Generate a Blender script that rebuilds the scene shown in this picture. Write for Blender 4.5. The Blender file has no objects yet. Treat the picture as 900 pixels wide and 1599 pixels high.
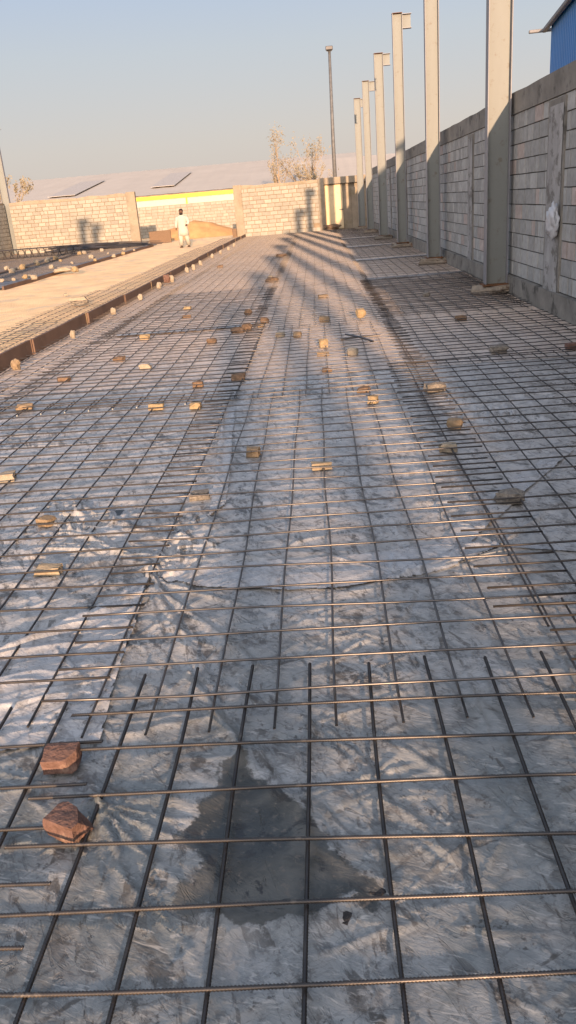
import bpy, bmesh, math, random
import numpy as np
from mathutils import Vector, Matrix, noise as mnoise
random.seed(7); RN = np.random.RandomState(11)
S = bpy.context.scene
COL = bpy.data.collections.new("site"); S.collection.children.link(COL)

# ---------------------------------------------------------------- camera
F, PW, PH, CH = 1240.0, 900.0, 1599.0, 1.65
def _ray(u, v):
    return Vector(((u-PW/2)/F, -(v-PH/2)/F, -1.0)).normalized()
_Y = _ray(491, 311); _r2 = _ray(991, 311-500*0.084)
_Z = _r2.cross(_Y).normalized()
if _Z.y < 0: _Z = -_Z
_X = _Y.cross(_Z)
CM = Matrix((_X, _Y, _Z))                       # camera -> world
CAM = Vector((0, 0, CH))
def g(u, v, z=0.0):                             # a spot on the ground seen at a photo pixel
    d = CM @ _ray(u, v); t = (z-CH)/d.z
    return CAM + d*t
cd = bpy.data.cameras.new("camera"); cam = bpy.data.objects.new("camera", cd); S.collection.objects.link(cam)
cam.matrix_world = Matrix.Translation(CAM) @ CM.to_4x4()
cd.sensor_fit = 'VERTICAL'; cd.sensor_height = 36; cd.lens = F/PH*36; cd.clip_end = 6000; cd.clip_start = 0.05
S.camera = cam

# ---------------------------------------------------------------- light
SUN = Vector((0.114, -1.0, 0.165)).normalized()
el = math.asin(SUN.z)
w = bpy.data.worlds.new("World"); S.world = w; w.use_nodes = True
nt = w.node_tree; bg = nt.nodes['Background']
sky = nt.nodes.new('ShaderNodeTexSky'); sky.sky_type = 'NISHITA'; sky.sun_disc = False
sky.sun_elevation = el; sky.sun_rotation = math.radians(180-5.4)
sky.air_density = 1.0; sky.dust_density = 2.0; sky.ozone_density = 1.0; sky.altitude = 0
# dust in the air: the clear-sky model blended with an evenly dusty sky, pinkish beige low down and grey blue higher up
geo = nt.nodes.new('ShaderNodeTexCoord'); sep = nt.nodes.new('ShaderNodeSeparateXYZ'); nt.links.new(geo.outputs['Generated'], sep.inputs[0])
rmp = nt.nodes.new('ShaderNodeValToRGB'); nt.links.new(sep.outputs['Z'], rmp.inputs[0]); e = rmp.color_ramp.elements
KS = 2.3
def kk(c): return (c[0]*KS, c[1]*KS, c[2]*KS, 1)
e[0].position = 0.0; e[0].color = kk((.72, .615, .565)); e[1].position = .9; e[1].color = kk((.33, .50, .80))
for p_, c_ in ((.07, (.70, .64, .61)), (.16, (.61, .645, .70)), (.27, (.455, .585, .83))):
    q_ = e.new(p_); q_.color = kk(c_)
mixn = nt.nodes.new('ShaderNodeMix'); mixn.data_type = 'RGBA'; mixn.inputs[0].default_value = .95
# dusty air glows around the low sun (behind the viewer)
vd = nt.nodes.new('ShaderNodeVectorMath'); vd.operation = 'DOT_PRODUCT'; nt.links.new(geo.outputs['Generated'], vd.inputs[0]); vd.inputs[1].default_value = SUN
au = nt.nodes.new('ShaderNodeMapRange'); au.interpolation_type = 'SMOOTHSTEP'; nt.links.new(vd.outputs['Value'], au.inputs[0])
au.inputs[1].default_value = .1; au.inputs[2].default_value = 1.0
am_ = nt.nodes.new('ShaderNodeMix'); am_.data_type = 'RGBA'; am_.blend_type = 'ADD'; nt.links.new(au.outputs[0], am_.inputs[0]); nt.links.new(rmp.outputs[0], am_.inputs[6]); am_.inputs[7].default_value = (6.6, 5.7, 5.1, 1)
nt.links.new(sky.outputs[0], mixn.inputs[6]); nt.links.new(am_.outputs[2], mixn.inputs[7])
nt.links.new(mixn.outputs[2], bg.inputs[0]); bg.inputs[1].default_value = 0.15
sl = bpy.data.lights.new("sun", 'SUN'); sl.energy = 4.0; sl.angle = math.radians(0.55); sl.color = (1.0, 0.66, 0.42)
so = bpy.data.objects.new("sun", sl); S.collection.objects.link(so)
so.rotation_euler = SUN.to_track_quat('Z', 'Y').to_euler(); so.location = (0, -20, 20)
S.view_settings.view_transform = 'Standard'; S.view_settings.look = 'None'
S.view_settings.gamma = 1; S.view_settings.exposure = 1.35; S.view_settings.use_curve_mapping = False

# ---------------------------------------------------------------- materials
def mat(name, col, rough=.8, spec=.3, metal=0., var=.25, scale=6., bump=.0, bscale=40., col2=None, dirt=None, dscale=3., dth=.55,
        tint=False, dist=.01, stretch=(1,1,1), coat=0., droff=0.):
    m = bpy.data.materials.new(name); m.use_nodes = True
    n = m.node_tree.nodes; l = m.node_tree.links; b = n['Principled BSDF']
    tc = n.new('ShaderNodeTexCoord'); mp = n.new('ShaderNodeMapping'); mp.inputs['Scale'].default_value = stretch
    l.new(tc.outputs['Object'], mp.inputs[0]); src = mp.outputs[0]
    nz = n.new('ShaderNodeTexNoise'); nz.inputs['Scale'].default_value = scale; nz.inputs['Detail'].default_value = 6; nz.inputs['Roughness'].default_value = .62
    l.new(src, nz.inputs['Vector'])
    rp = n.new('ShaderNodeValToRGB'); rp.color_ramp.elements[0].position = .3; rp.color_ramp.elements[1].position = .7
    c2 = col2 or tuple(min(1, c*(1+var)) for c in col); c1 = col if col2 else tuple(c*(1-var) for c in col)
    rp.color_ramp.elements[0].color = (*c1, 1); rp.color_ramp.elements[1].color = (*c2, 1)
    l.new(nz.outputs['Fac'], rp.inputs[0]); out = rp.outputs[0]
    if dirt:
        n2 = n.new('ShaderNodeTexNoise'); n2.inputs['Scale'].default_value = dscale; n2.inputs['Detail'].default_value = 8; n2.inputs['Roughness'].default_value = .7
        l.new(tc.outputs['Object'], n2.inputs['Vector'])
        r2 = n.new('ShaderNodeMapRange'); r2.inputs[1].default_value = dth; r2.inputs[2].default_value = dth+.09
        l.new(n2.outputs['Fac'], r2.inputs[0])
        mx = n.new('ShaderNodeMix'); mx.data_type = 'RGBA'; l.new(r2.outputs[0], mx.inputs[0]); l.new(out, mx.inputs[6]); mx.inputs[7].default_value = (*dirt, 1)
        out = mx.outputs[2]
    if tint:
        at = n.new('ShaderNodeAttribute'); at.attribute_name = 'tint'
        mu = n.new('ShaderNodeMix'); mu.data_type = 'RGBA'; mu.blend_type = 'MULTIPLY'; mu.inputs[0].default_value = 1
        l.new(out, mu.inputs[6]); l.new(at.outputs['Color'], mu.inputs[7]); out = mu.outputs[2]
    l.new(out, b.inputs['Base Color'])
    b.inputs['Roughness'].default_value = rough; b.inputs['Specular IOR Level'].default_value = spec; b.inputs['Metallic'].default_value = metal
    if bump:
        n3 = n.new('ShaderNodeTexNoise'); n3.inputs['Scale'].default_value = bscale; n3.inputs['Detail'].default_value = 5
        l.new(src, n3.inputs['Vector'])
        bp = n.new('ShaderNodeBump'); bp.inputs['Strength'].default_value = bump; bp.inputs['Distance'].default_value = dist
        l.new(n3.outputs['Fac'], bp.inputs['Height']); l.new(bp.outputs[0], b.inputs['Normal'])
    return m

def sheet_mat(name, ca, cb, rough, dirtamt=.8, crackmask=.45, lit_dust=None):
    """thin polythene over blinding: pale film, damp grey where it clings, silt, dark creases and grit"""
    m = bpy.data.materials.new(name); m.use_nodes = True
    n = m.node_tree.nodes; l = m.node_tree.links; b = n['Principled BSDF']
    tc = n.new('ShaderNodeTexCoord'); P = tc.outputs['Object']
    def noi(sc, det=5, ro=.6, vec=P, dist=0.):
        q = n.new('ShaderNodeTexNoise'); q.inputs['Scale'].default_value = sc; q.inputs['Detail'].default_value = det
        q.inputs['Roughness'].default_value = ro; q.inputs['Distortion'].default_value = dist; l.new(vec, q.inputs['Vector']); return q.outputs['Fac']
    def mr(s, a, bb, lo=0., hi=1.):
        q = n.new('ShaderNodeMapRange'); q.interpolation_type = 'SMOOTHSTEP'
        q.inputs[1].default_value = a; q.inputs[2].default_value = bb; q.inputs[3].default_value = lo; q.inputs[4].default_value = hi
        l.new(s, q.inputs[0]); return q.outputs[0]
    def mul(a, c):
        q = n.new('ShaderNodeMath'); q.operation = 'MULTIPLY'; l.new(a, q.inputs[0])
        if isinstance(c, float): q.inputs[1].default_value = c
        else: l.new(c, q.inputs[1])
        return q.outputs[0]
    def mixc(f, a, c):
        q = n.new('ShaderNodeMix'); q.data_type = 'RGBA'; l.new(f, q.inputs[0])
        if isinstance(a, tuple): q.inputs[6].default_value = (*a, 1)
        else: l.new(a, q.inputs[6])
        if isinstance(c, tuple): q.inputs[7].default_value = (*c, 1)
        else: l.new(c, q.inputs[7])
        return q.outputs[2]
    def rot(a, s):
        q = n.new('ShaderNodeMapping'); q.inputs['Rotation'].default_value = (0, 0, math.radians(a)); l.new(P, q.inputs[0])
        q2_ = n.new('ShaderNodeMapping'); q2_.inputs['Scale'].default_value = s; l.new(q.outputs[0], q2_.inputs[0]); return q2_.outputs[0]
    big = noi(1.1, 7, .65, dist=.6)
    c = mixc(mr(big, .36, .64), ca, cb)
    if lit_dust:                                     # silt with painted light: film kept darker near, paler far off
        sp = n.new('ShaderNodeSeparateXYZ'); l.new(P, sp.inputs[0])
        ad0 = n.new('ShaderNodeMath'); ad0.operation = 'ADD'; l.new(sp.outputs['Y'], ad0.inputs[0]); l.new(mul(noi(.8, 5, .6), lit_dust[3]), ad0.inputs[1])
        c = mixc(mr(ad0.outputs[0], lit_dust[0], lit_dust[1], 0., lit_dust[4]), c, lit_dust[2])
    c = mixc(mul(mr(noi(9, 6, .7, dist=1.0), .50, .66), .45), c, (ca[0]*.62, ca[1]*.64, ca[2]*.68))      # damp spots
    c = mixc(mul(mr(noi(2.3, 8, .75, dist=.8), .55, .70), .4), c, (.27, .235, .20))                      # dried silt
    # dark creases (film pinched on wet grout), running mostly diagonally
    q = rot(60, (3.0, 9.0, 1)); cr = noi(1.9, 4, .6, q, 1.4)
    cr1 = mr(cr, .60, .63)
    q2 = rot(-30, (4.0, 10.0, 1)); cr2 = mr(noi(2.1, 4, .6, q2, 1.8), .60, .63)
    msk = mr(noi(1.7, 4, .6), crackmask-.05, crackmask+.12)
    c = mixc(mul(mul(cr1, msk), dirtamt*.5), c, (.055, .052, .05))
    c = mixc(mul(mul(cr2, msk), dirtamt*.45), c, (.06, .055, .048))
    grit = mr(noi(34, 6, .75), .56, .62); gm = mr(noi(3.1, 5, .65), .48, .58)
    c = mixc(mul(mul(grit, gm), .8), c, (.05, .043, .035))
    def vein(sc, wd_, dist, vec):
        q = n.new('ShaderNodeMath'); q.operation = 'SUBTRACT'; l.new(noi(sc, 4, .55, vec, dist), q.inputs[0]); q.inputs[1].default_value = .5
        a_ = n.new('ShaderNodeMath'); a_.operation = 'ABSOLUTE'; l.new(q.outputs[0], a_.inputs[0]); return mr(a_.outputs[0], wd_*.25, wd_, 1., 0.)
    v1 = vein(3.4, .016, 1.2, rot(-38, (2.6, 1, 1))); v2 = vein(8.5, .022, 1.6, rot(-20, (1, 2, 1))); vm = mr(noi(3.3, 4, .6), .42, .52); vm2 = mr(noi(4.7, 4, .6), .43, .53)
    c = mixc(mul(mul(v1, vm), dirtamt*.55), c, (.05, .045, .04)); c = mixc(mul(mul(v2, vm2), dirtamt*.35), c, (.055, .047, .04))
    # silt and grit trapped in the folds: broken streaks running down to the right
    brk = mr(noi(22, 6, .75), .40, .52)
    for (ang, sa, sb, seed_, th) in ((63, 4., 15., 0., .545), (48, 2.2, 8., 3.7, .57), (-25, 4., 16., 7.1, .59), (80, 6, 22., 5.1, .555)):
        qv = n.new('ShaderNodeVectorMath'); qv.operation = 'ADD'; l.new(rot(ang, (sa, sb, 1)), qv.inputs[0]); qv.inputs[1].default_value = (seed_, seed_*2, 0)
        stv = noi(1.0, 5, .62, qv.outputs[0], .5); pm_ = mr(noi(1.0+seed_*.23, 5, .65, dist=.6), .45, .58)
        c = mixc(mul(mul(mul(mr(stv, th, th+.045), brk), pm_), dirtamt), c, (.05, .043, .034))
        c = mixc(mul(mul(mr(stv, th-.06, th+.02), pm_), dirtamt*.16), c, (.15, .135, .115))
    c = mixc(mul(mr(noi(6.5, 9, .8, dist=.5), .55, .62), dirtamt*.45), c, (.085, .08, .078))
    lite = mr(noi(14, 5, .6, rot(20, (1, 4, 1)), 1.0), .57, .66)
    c = mixc(mul(lite, .4), c, (min(1, cb[0]*1.55), min(1, cb[1]*1.5), min(1, cb[2]*1.45)))
    wa = n.new('ShaderNodeAttribute'); wa.attribute_name = 'wet'
    wn = n.new('ShaderNodeMath'); wn.operation = 'MULTIPLY_ADD'; l.new(noi(26, 6, .7), wn.inputs[0]); wn.inputs[1].default_value = 1.5; l.new(wa.outputs['Fac'], wn.inputs[2])
    wet = mr(wn.outputs[0], 1.14, 1.32)
    wc = mixc(mr(noi(4, 6, .65, dist=.7), .4, .62), (.045, .046, .041), (.10, .096, .082)); wc = mixc(mr(noi(30, 8, .8), .55, .62), wc, (.12, .105, .085)); wc = mixc(mr(noi(7, 8, .75, dist=1.), .55, .60), wc, (.03, .028, .025))
    c = mixc(wet, c, wc)
    l.new(c, b.inputs['Base Color'])
    ro = mr(noi(2.6, 5, .6), .35, .65, rough-.12, rough+.2)
    l.new(ro, b.inputs['Roughness']); b.inputs['Specular IOR Level'].default_value = .5; b.inputs['IOR'].default_value = 1.48
    bp = n.new('ShaderNodeBump'); bp.inputs['Strength'].default_value = .55; bp.inputs['Distance'].default_value = .006
    ad = n.new('ShaderNodeMath'); ad.operation = 'ADD'; l.new(noi(16, 6, .6, rot(30, (1, 3, 1)), 1.5), ad.inputs[0]); l.new(mul(cr1, -.5), ad.inputs[1])
    l.new(ad.outputs[0], bp.inputs['Height']); l.new(bp.outputs[0], b.inputs['Normal'])
    return m

M = {}
M['sheet'] = sheet_mat('polythene_film', (.13, .143, .138), (.315, .312, .295), .33, .8, .42, lit_dust=(2.3, 5.8, (.47, .45, .43), 2.0, .7))
M['sheet_far'] = sheet_mat('polythene_film_dusty', (.34, .33, .325), (.47, .45, .425), .45, .5, .48, lit_dust=(7., 17., (.66, .485, .35), 7., .92))
M['flap'] = sheet_mat('polythene_film_double', (.30, .305, .31), (.41, .40, .385), .28, .4, .55)
M['wetcon'] = mat('wet_blinding_concrete', (.035, .037, .038), .42, .4, var=.25, scale=3, bump=.4, bscale=30, dirt=(.10, .095, .09), dscale=5, dth=.62)
M['sand'] = mat('compacted_sand', (.82, .56, .31), .95, .1, var=.20, scale=1.3, bump=1., bscale=45, dist=.025, dirt=(.66, .48, .31), dscale=.9, dth=.52)
M['sandpile'] = mat('loose_orange_sand', (.42, .235, .105), .95, .1, var=.15, scale=2, bump=.7, bscale=14, dist=.03)
M['steel_bar'] = mat('rebar_steel', (.085, .08, .078), .34, .6, .7, col2=(.125, .105, .09), scale=14)
M['bar_far'] = mat('rebar_steel_dusty', (.055, .05, .048), .5, .5, .4, col2=(.10, .08, .064), scale=14)
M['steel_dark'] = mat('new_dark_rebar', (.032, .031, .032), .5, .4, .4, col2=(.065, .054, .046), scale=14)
M['steel_mud'] = mat('rebar_steel_muddy', (.04, .038, .038), .4, .5, .6, col2=(.085, .07, .058), scale=12, dirt=(.21, .175, .14), dscale=7, dth=.58)
M['block_grey'] = mat('concrete_block', (.335, .33, .31), .92, .15, var=.16, scale=9, bump=.3, bscale=60, tint=True, dist=.006)
M['mortar_grey'] = mat('mortar', (.085, .08, .072), .95, .1, var=.2, scale=5, bump=.5, bscale=40)
M['beam_con'] = mat('cast_concrete', (.21, .195, .17), .9, .15, var=.28, scale=2.4, bump=.5, bscale=25, dirt=(.09, .085, .075), dscale=2.2, dth=.55)
M['plaster'] = mat('pale_plaster', (.31, .30, .285), .85, .2, var=.3, scale=3, bump=.5, bscale=30, dirt=(.16, .15, .135), dscale=5, dth=.50, stretch=(1, 1, .4))
M['block_tan'] = mat('sandlime_block', (.265, .246, .205), .92, .1, var=.1, scale=5, bump=.3, bscale=30, tint=True)
M['mortar_tan'] = mat('mortar_tan', (.22, .17, .115), .95, .1, var=.2, scale=5)
M['beam_tan'] = mat('weathered_render', (.24, .20, .15), .9, .1, var=.2, scale=2, dirt=(.2, .165, .11), dscale=1.5, dth=.54)
M['cream'] = mat('cream_plaster', (.56, .44, .27), .85, .2, var=.08, scale=2, dirt=(.36, .28, .17), dscale=1.4, dth=.6)
M['column'] = mat('primed_steel', (.162, .172, .160), .6, .35, var=.07, scale=2.2, dirt=(.13, .12, .10), dscale=7, dth=.57, stretch=(1, 1, .35))
M['flange'] = mat('primed_steel_edge', (.20, .20, .21), .55, .35, var=.12, scale=3)
M['rust'] = mat('rusty_steel', (.14, .065, .03), .8, .25, .2, var=.4, scale=9, bump=.3)
M['form'] = mat('formwork_board', (.13, .08, .055), .7, .3, var=.25, scale=3, dirt=(.20, .14, .10), dscale=4, dth=.6, bump=.2)
M['blue'] = mat('blue_cladding', (.02, .15, .42), .45, .4, .0, var=.08, scale=1)
M['gutter'] = mat('grey_gutter', (.16, .16, .165), .6, .3)
M['roof'] = mat('dusty_roof_sheet', (.40, .355, .30), .75, .25, var=.06, scale=.3)
M['skylight'] = mat('dusty_skylight', (.36, .325, .285), .6, .3)
M['yellow'] = mat('yellow_paint', (.60, .36, .02), .5, .4, var=.05)
M['white'] = mat('white_paint', (.36, .345, .30), .6, .3, var=.05)
M['pole'] = mat('galvanised_pole', (.11, .11, .11), .6, .4, .3)
M['lamp'] = mat('floodlight_case', (.06, .06, .065), .5, .4)
M['bark'] = mat('pale_bark', (.26, .20, .14), .9, .1)
M['leaf_dry'] = mat('dusty_leaf', (.24, .20, .13), .8, .2, var=.3, scale=1)
M['leaf_olive'] = mat('olive_leaf', (.11, .11, .055), .8, .2, var=.3, scale=1)
M['s_tan'] = mat('tan_stone', (.22, .16, .10), .9, .15, var=.2, scale=25, bump=.7, bscale=60)
M['s_yellow'] = mat('yellow_stone', (.27, .20, .115), .9, .15, var=.18, scale=25, bump=.7, bscale=60)
M['s_pale'] = mat('pale_stone', (.28, .235, .175), .9, .15, var=.15, scale=25, bump=.6, bscale=60)
M['s_brown'] = mat('brown_stone', (.15, .10, .065), .9, .15, var=.3, scale=30, bump=.9, bscale=60)
M['s_dark'] = mat('dark_gravelly_concrete', (.10, .09, .08), .9, .2, col2=(.24, .21, .17), scale=60, bump=1., bscale=90)
M['s_plinth'] = mat('rough_plinth_concrete', (.16, .135, .11), .9, .15, col2=(.28, .235, .18), scale=7, bump=1., bscale=30, dirt=(.12, .06, .035), dscale=5, dth=.57, dist=.02)
M['s_red'] = mat('red_clay_brick', (.135, .078, .06), .85, .2, var=.3, scale=30, bump=.8, bscale=70, dirt=(.25, .17, .12), dscale=14, dth=.57)
M['s_brick'] = mat('grooved_tan_brick', (.27, .215, .145), .9, .15, var=.18, scale=25, bump=.7, bscale=60)  # paler tan for the centre and grooved bricks
M['mud'] = mat('black_mud', (.022, .019, .017), .6, .4, var=.4, scale=40, bump=1., bscale=60)
M['bag'] = bpy.data.materials.new('white_plastic_bag'); M['bag'].use_nodes = True
_b = M['bag'].node_tree.nodes['Principled BSDF']; _b.inputs['Base Color'].default_value = (.55, .56, .58, 1); _b.inputs['Roughness'].default_value = .35
_b.inputs['Transmission Weight'].default_value = .25
M['cloth'] = mat('cream_cloth', (.36, .35, .30), .9, .1, var=.05, scale=6)
M['skin'] = mat('dark_skin', (.10, .05, .03), .6, .3, var=.1)
M['hair'] = mat('black_hair', (.012, .009, .008), .7, .3)
M['shoe'] = mat('brown_sandal', (.06, .035, .02), .6, .3)

# ---------------------------------------------------------------- object helpers
def link(o, parent=None):
    COL.objects.link(o)
    if parent: o.parent = parent
    return o
def tag(o, label=None, cat=None, group=None, kind=None):
    if label: o['label'] = label
    if cat: o['category'] = cat
    if group: o['group'] = group
    if kind: o['kind'] = kind
    return o
def empty(name, loc, label, cat, group=None, rz=0):
    o = bpy.data.objects.new(name, None); o.empty_display_size = .2; o.location = loc; o.rotation_euler = (0, 0, rz)
    link(o); return tag(o, label, cat, group)
def mesh_np(name, V, Fq, m, parent=None, smooth=False, loc=None, tints=None):
    me = bpy.data.meshes.new(name); V = np.asarray(V, dtype=np.float32).reshape(-1, 3); Fq = np.asarray(Fq, dtype=np.int32)
    k = Fq.shape[1]
    me.vertices.add(len(V)); me.vertices.foreach_set('co', V.ravel())
    me.loops.add(Fq.size); me.loops.foreach_set('vertex_index', Fq.ravel())
    me.polygons.add(len(Fq)); me.polygons.foreach_set('loop_start', np.arange(0, Fq.size, k, dtype=np.int32))
    me.polygons.foreach_set('loop_total', np.full(len(Fq), k, dtype=np.int32))
    me.update(calc_edges=True); me.validate()
    me.polygons.foreach_set('use_smooth', np.full(len(me.polygons), bool(smooth)))
    if tints is not None:
        a = me.color_attributes.new('tint', 'FLOAT_COLOR', 'POINT'); a.data.foreach_set('color', np.asarray(tints, dtype=np.float32).ravel())
    me.materials.append(m)
    o = bpy.data.objects.new(name, me)
    if loc is not None: o.location = loc
    return link(o, parent)
class MB:
    """collects shapes, builds ONE mesh object"""
    def __init__(s): s.bm = bmesh.new()
    def box(s, c, d, rz=0, bev=0, mtx=None):
        r = bmesh.ops.create_cube(s.bm, size=1); vs = r['verts']
        T = (mtx or Matrix.Identity(4)) @ Matrix.Translation(c) @ Matrix.Rotation(rz, 4, 'Z') @ Matrix.Diagonal((*d, 1))
        bmesh.ops.transform(s.bm, matrix=T, verts=vs)
        if bev:
            es = list({e for v in vs for e in v.link_edges}); bmesh.ops.bevel(s.bm, geom=es, offset=bev, segments=1, affect='EDGES')
        return s
    def tube(s, pts, rads, n=6, cap=True):
        pts = [Vector(p) for p in pts]
        if not hasattr(rads, '__len__'): rads = [rads]*len(pts)
        rings = []; ref = None
        for i, p in enumerate(pts):
            t = (pts[min(i+1, len(pts)-1)]-pts[max(i-1, 0)]).normalized()
            a = Vector((0, 0, 1)) if abs(t.z) < .9 else Vector((1, 0, 0))
            if ref is not None: a = ref
            x = (a - t*a.dot(t)).normalized(); ref = x; y = t.cross(x)
            rings.append([s.bm.verts.new(p+(x*math.cos(2*math.pi*k/n)+y*math.sin(2*math.pi*k/n))*rads[i]) for k in range(n)])
        for a, b in zip(rings, rings[1:]):
            for k in range(n): s.bm.faces.new((a[k], a[(k+1) % n], b[(k+1) % n], b[k]))
        if cap: s.bm.faces.new(rings[0][::-1]); s.bm.faces.new(rings[-1])
        return s
    def loft(s, rings, cap=True):
        R = [[s.bm.verts.new(p) for p in r] for r in rings]; n = len(R[0])
        for a, b in zip(R, R[1:]):
            for k in range(n): s.bm.faces.new((a[k], a[(k+1) % n], b[(k+1) % n], b[k]))
        if cap: s.bm.faces.new(R[0][::-1]); s.bm.faces.new(R[-1])
        return s
    def build(s, name, m, parent=None, smooth=False, loc=None):
        me = bpy.data.meshes.new(name); s.bm.normal_update(); s.bm.to_mesh(me); s.bm.free(); me.materials.append(m)
        if smooth:
            for p in me.polygons: p.use_smooth = True
        o = bpy.data.objects.new(name, me)
        if loc is not None: o.location = loc
        return link(o, parent)

# ---------------------------------------------------------------- numpy noise
_L = np.random.RandomState(3).rand(256, 256).astype(np.float32)
def vn(x, y, s=0):
    x = x+s*17.3; y = y+s*9.7
    xi = np.floor(x).astype(int); yi = np.floor(y).astype(int); fx = x-xi; fy = y-yi
    fx = fx*fx*fx*(fx*(fx*6-15)+10); fy = fy*fy*fy*(fy*(fy*6-15)+10)
    a = _L[xi & 255, yi & 255]; b = _L[(xi+1) & 255, yi & 255]; c = _L[xi & 255, (yi+1) & 255]; d = _L[(xi+1) & 255, (yi+1) & 255]
    return (a*(1-fx)+b*fx)*(1-fy)+(c*(1-fx)+d*fx)*fy
def fbm(x, y, o=4, s=0):
    r = 0; a = .5
    for k in range(o): r = r+a*vn(x*2**k, y*2**k, s+k*3); a *= .5
    return r
def ridge(x, y, s=0, p=3): return (1-np.abs(2*vn(x, y, s)-1))**p

# long creases of the film: (pixel a, pixel b, height m, half width m)
CR = [((300, 1060), (480, 1290), .022, .020), ((330, 1120), (560, 1400), .030, .022), ((400, 1170), (470, 1300), .016, .014), ((480, 1130), (640, 1290), .014, .018),
      ((520, 1150), (700, 1330), .014, .02), ((160, 1270), (330, 1330), .016, .012), ((160, 1275), (300, 1400), .018, .012), ((158, 1280), (240, 1460), .018, .013),
      ((155, 1285), (180, 1480), .014, .012), ((170, 1268), (330, 1290), .014, .012), ((240, 915), (330, 1080), .026, .022), ((240, 915), (420, 1060), .022, .02),
      ((235, 915), (270, 1090), .016, .018), ((245, 912), (520, 985), .016, .02), ((780, 862), (560, 925), .020, .02), ((780, 860), (690, 800), .018, .02),
      ((800, 840), (880, 780), .02, .025), ((600, 1250), (800, 1420), .012, .015), ((640, 1180), (870, 1330), .012, .018), ((0, 1030), (230, 930), .03, .05),
      ((100, 1290), (0, 1330), .012, .02), ((90, 860), (330, 880), .03, .03), ((120, 810), (300, 850), .03, .03), ((100, 830), (260, 900), .024, .02),
      ((300, 850), (420, 880), .02, .02), ((10, 1240), (120, 1225), .012, .02), ((640, 900), (760, 850), .02, .03), ((350, 650), (330, 860), .02, .03),
      ((30, 700), (200, 690), .02, .04), ((560, 1010), (420, 1090), .012, .03), ((680, 620), (880, 660), .015, .03), ((700, 560), (900, 590), .015, .03), ((640, 740), (860, 700), .018, .03)]
CRW = [(g(*a), g(*b), h, wd) for a, b, h, wd in CR]
for _i in range(230):                            # short sharp puckers, mostly running down to the right
    _y = random.uniform(1.0, 2.6) if _i < 110 else random.uniform(2.4, 7.5); _x = random.uniform(-.55, .5)*_y*.9+random.uniform(-.2, .2)
    _a = math.radians(random.choice([random.gauss(-55, 18), random.gauss(-55, 18), random.gauss(20, 25), random.uniform(0, 180)])); _l = random.uniform(.06, .34)*(1 if _y < 2.6 else 1.5)
    CRW.append((Vector((_x, _y, 0)), Vector((_x+_l*math.cos(_a), _y+_l*math.sin(_a), 0)), random.uniform(.005, .014), random.uniform(.004, .010)*(1 if _y < 2.6 else 1.6)))
HEAPS = [(*g(u, v).xy, r_, a_) for (u, v, r_, a_) in [(130, 830, .30, .045), (100, 800, .2, .03), (290, 865, .16, .03), (300, 830, .15, .03), (250, 900, .1, .02), (25, 690, .3, .02), (600, 1390, .06, .03), (130, 1270, .1, .015), (690, 790, .2, .02), (760, 650, .35, .02), (830, 620, .4, .02)]]
def H(x, y, fine=True):
    wx = fbm(x*1.3, y*1.3, 3, 5)-.45; wy = fbm(x*1.3, y*1.3, 3, 9)-.45
    X = x+wx*1.1; Y = y+wy*1.1
    h = .010*fbm(x*1.6, y*1.6, 3, 1)
    a = X*.8+Y*.6; b = -X*.6+Y*.8
    msk = np.clip((fbm(x*.9, y*.9, 3, 21)-.30)*4, .15, 1.3)
    h = h+msk*.011*ridge(a*1.6, b*7, 2, 4)
    h = h+msk*.008*ridge(a*8+wx*6, b*2.2, 4, 4)
    if fine:
        h = h+msk*.0045*ridge(a*5+wy*9, b*17+wx*12, 6, 3)+.003*ridge(X*20+Y*9, Y*14-X*6, 8, 3)+.0016*fbm(x*30, y*30, 2, 2)
    h = h*.62
    for (cx_, cy_, rr, am) in HEAPS:
        f_ = np.exp(-((x-cx_)**2+((y-cy_)*.8)**2)/rr**2)
        h = h+am*f_*(ridge(x*9+wx*5, y*9, 31, 2)+.6*ridge(x*17, y*15+wx*9, 32, 2)-.5)
    for p, q, hh, wd in CRW:
        d = np.array((q.x-p.x, q.y-p.y)); L = np.hypot(*d); d = d/L
        m_ = (np.abs(x-(p.x+q.x)/2) < L/2+.3) & (np.abs(y-(p.y+q.y)/2) < L/2+.3)
        if not m_.any(): continue
        xx = x[m_]-p.x; yy = y[m_]-p.y
        t = xx*d[0]+yy*d[1]; s = -xx*d[1]+yy*d[0]+.02*(vn(t*9, t*0+p.x*7, 3)-.5)
        u = np.clip(t/L, 0, 1); out = np.abs(t-u*L)
        wv = wd*(.45+.8*u)
        h[m_] = h[m_]+hh*.85*np.exp(-(s/wv)**2-(out/.05)**2)*(1-.55*u)-hh*.2*np.exp(-((s-wv*1.8)/wv)**2-(out/.05)**2)*(1-.6*u)
    return h
def inpoly(x, y, P):
    ins = np.zeros(x.shape, bool); n = len(P)
    for i in range(n):
        x0, y0 = P[i]; x1, y1 = P[(i+1) % n]
        c = ((y0 > y) != (y1 > y)) & (x < (x1-x0)*(y-y0)/(y1-y0+1e-12)+x0); ins ^= c
    return ins
def blur(A, k, it=3):
    for _ in range(it):
        for ax in (0, 1):
            A = sum(np.roll(A, i, ax) for i in range(-k, k+1))/(2*k+1)
    return A
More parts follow.
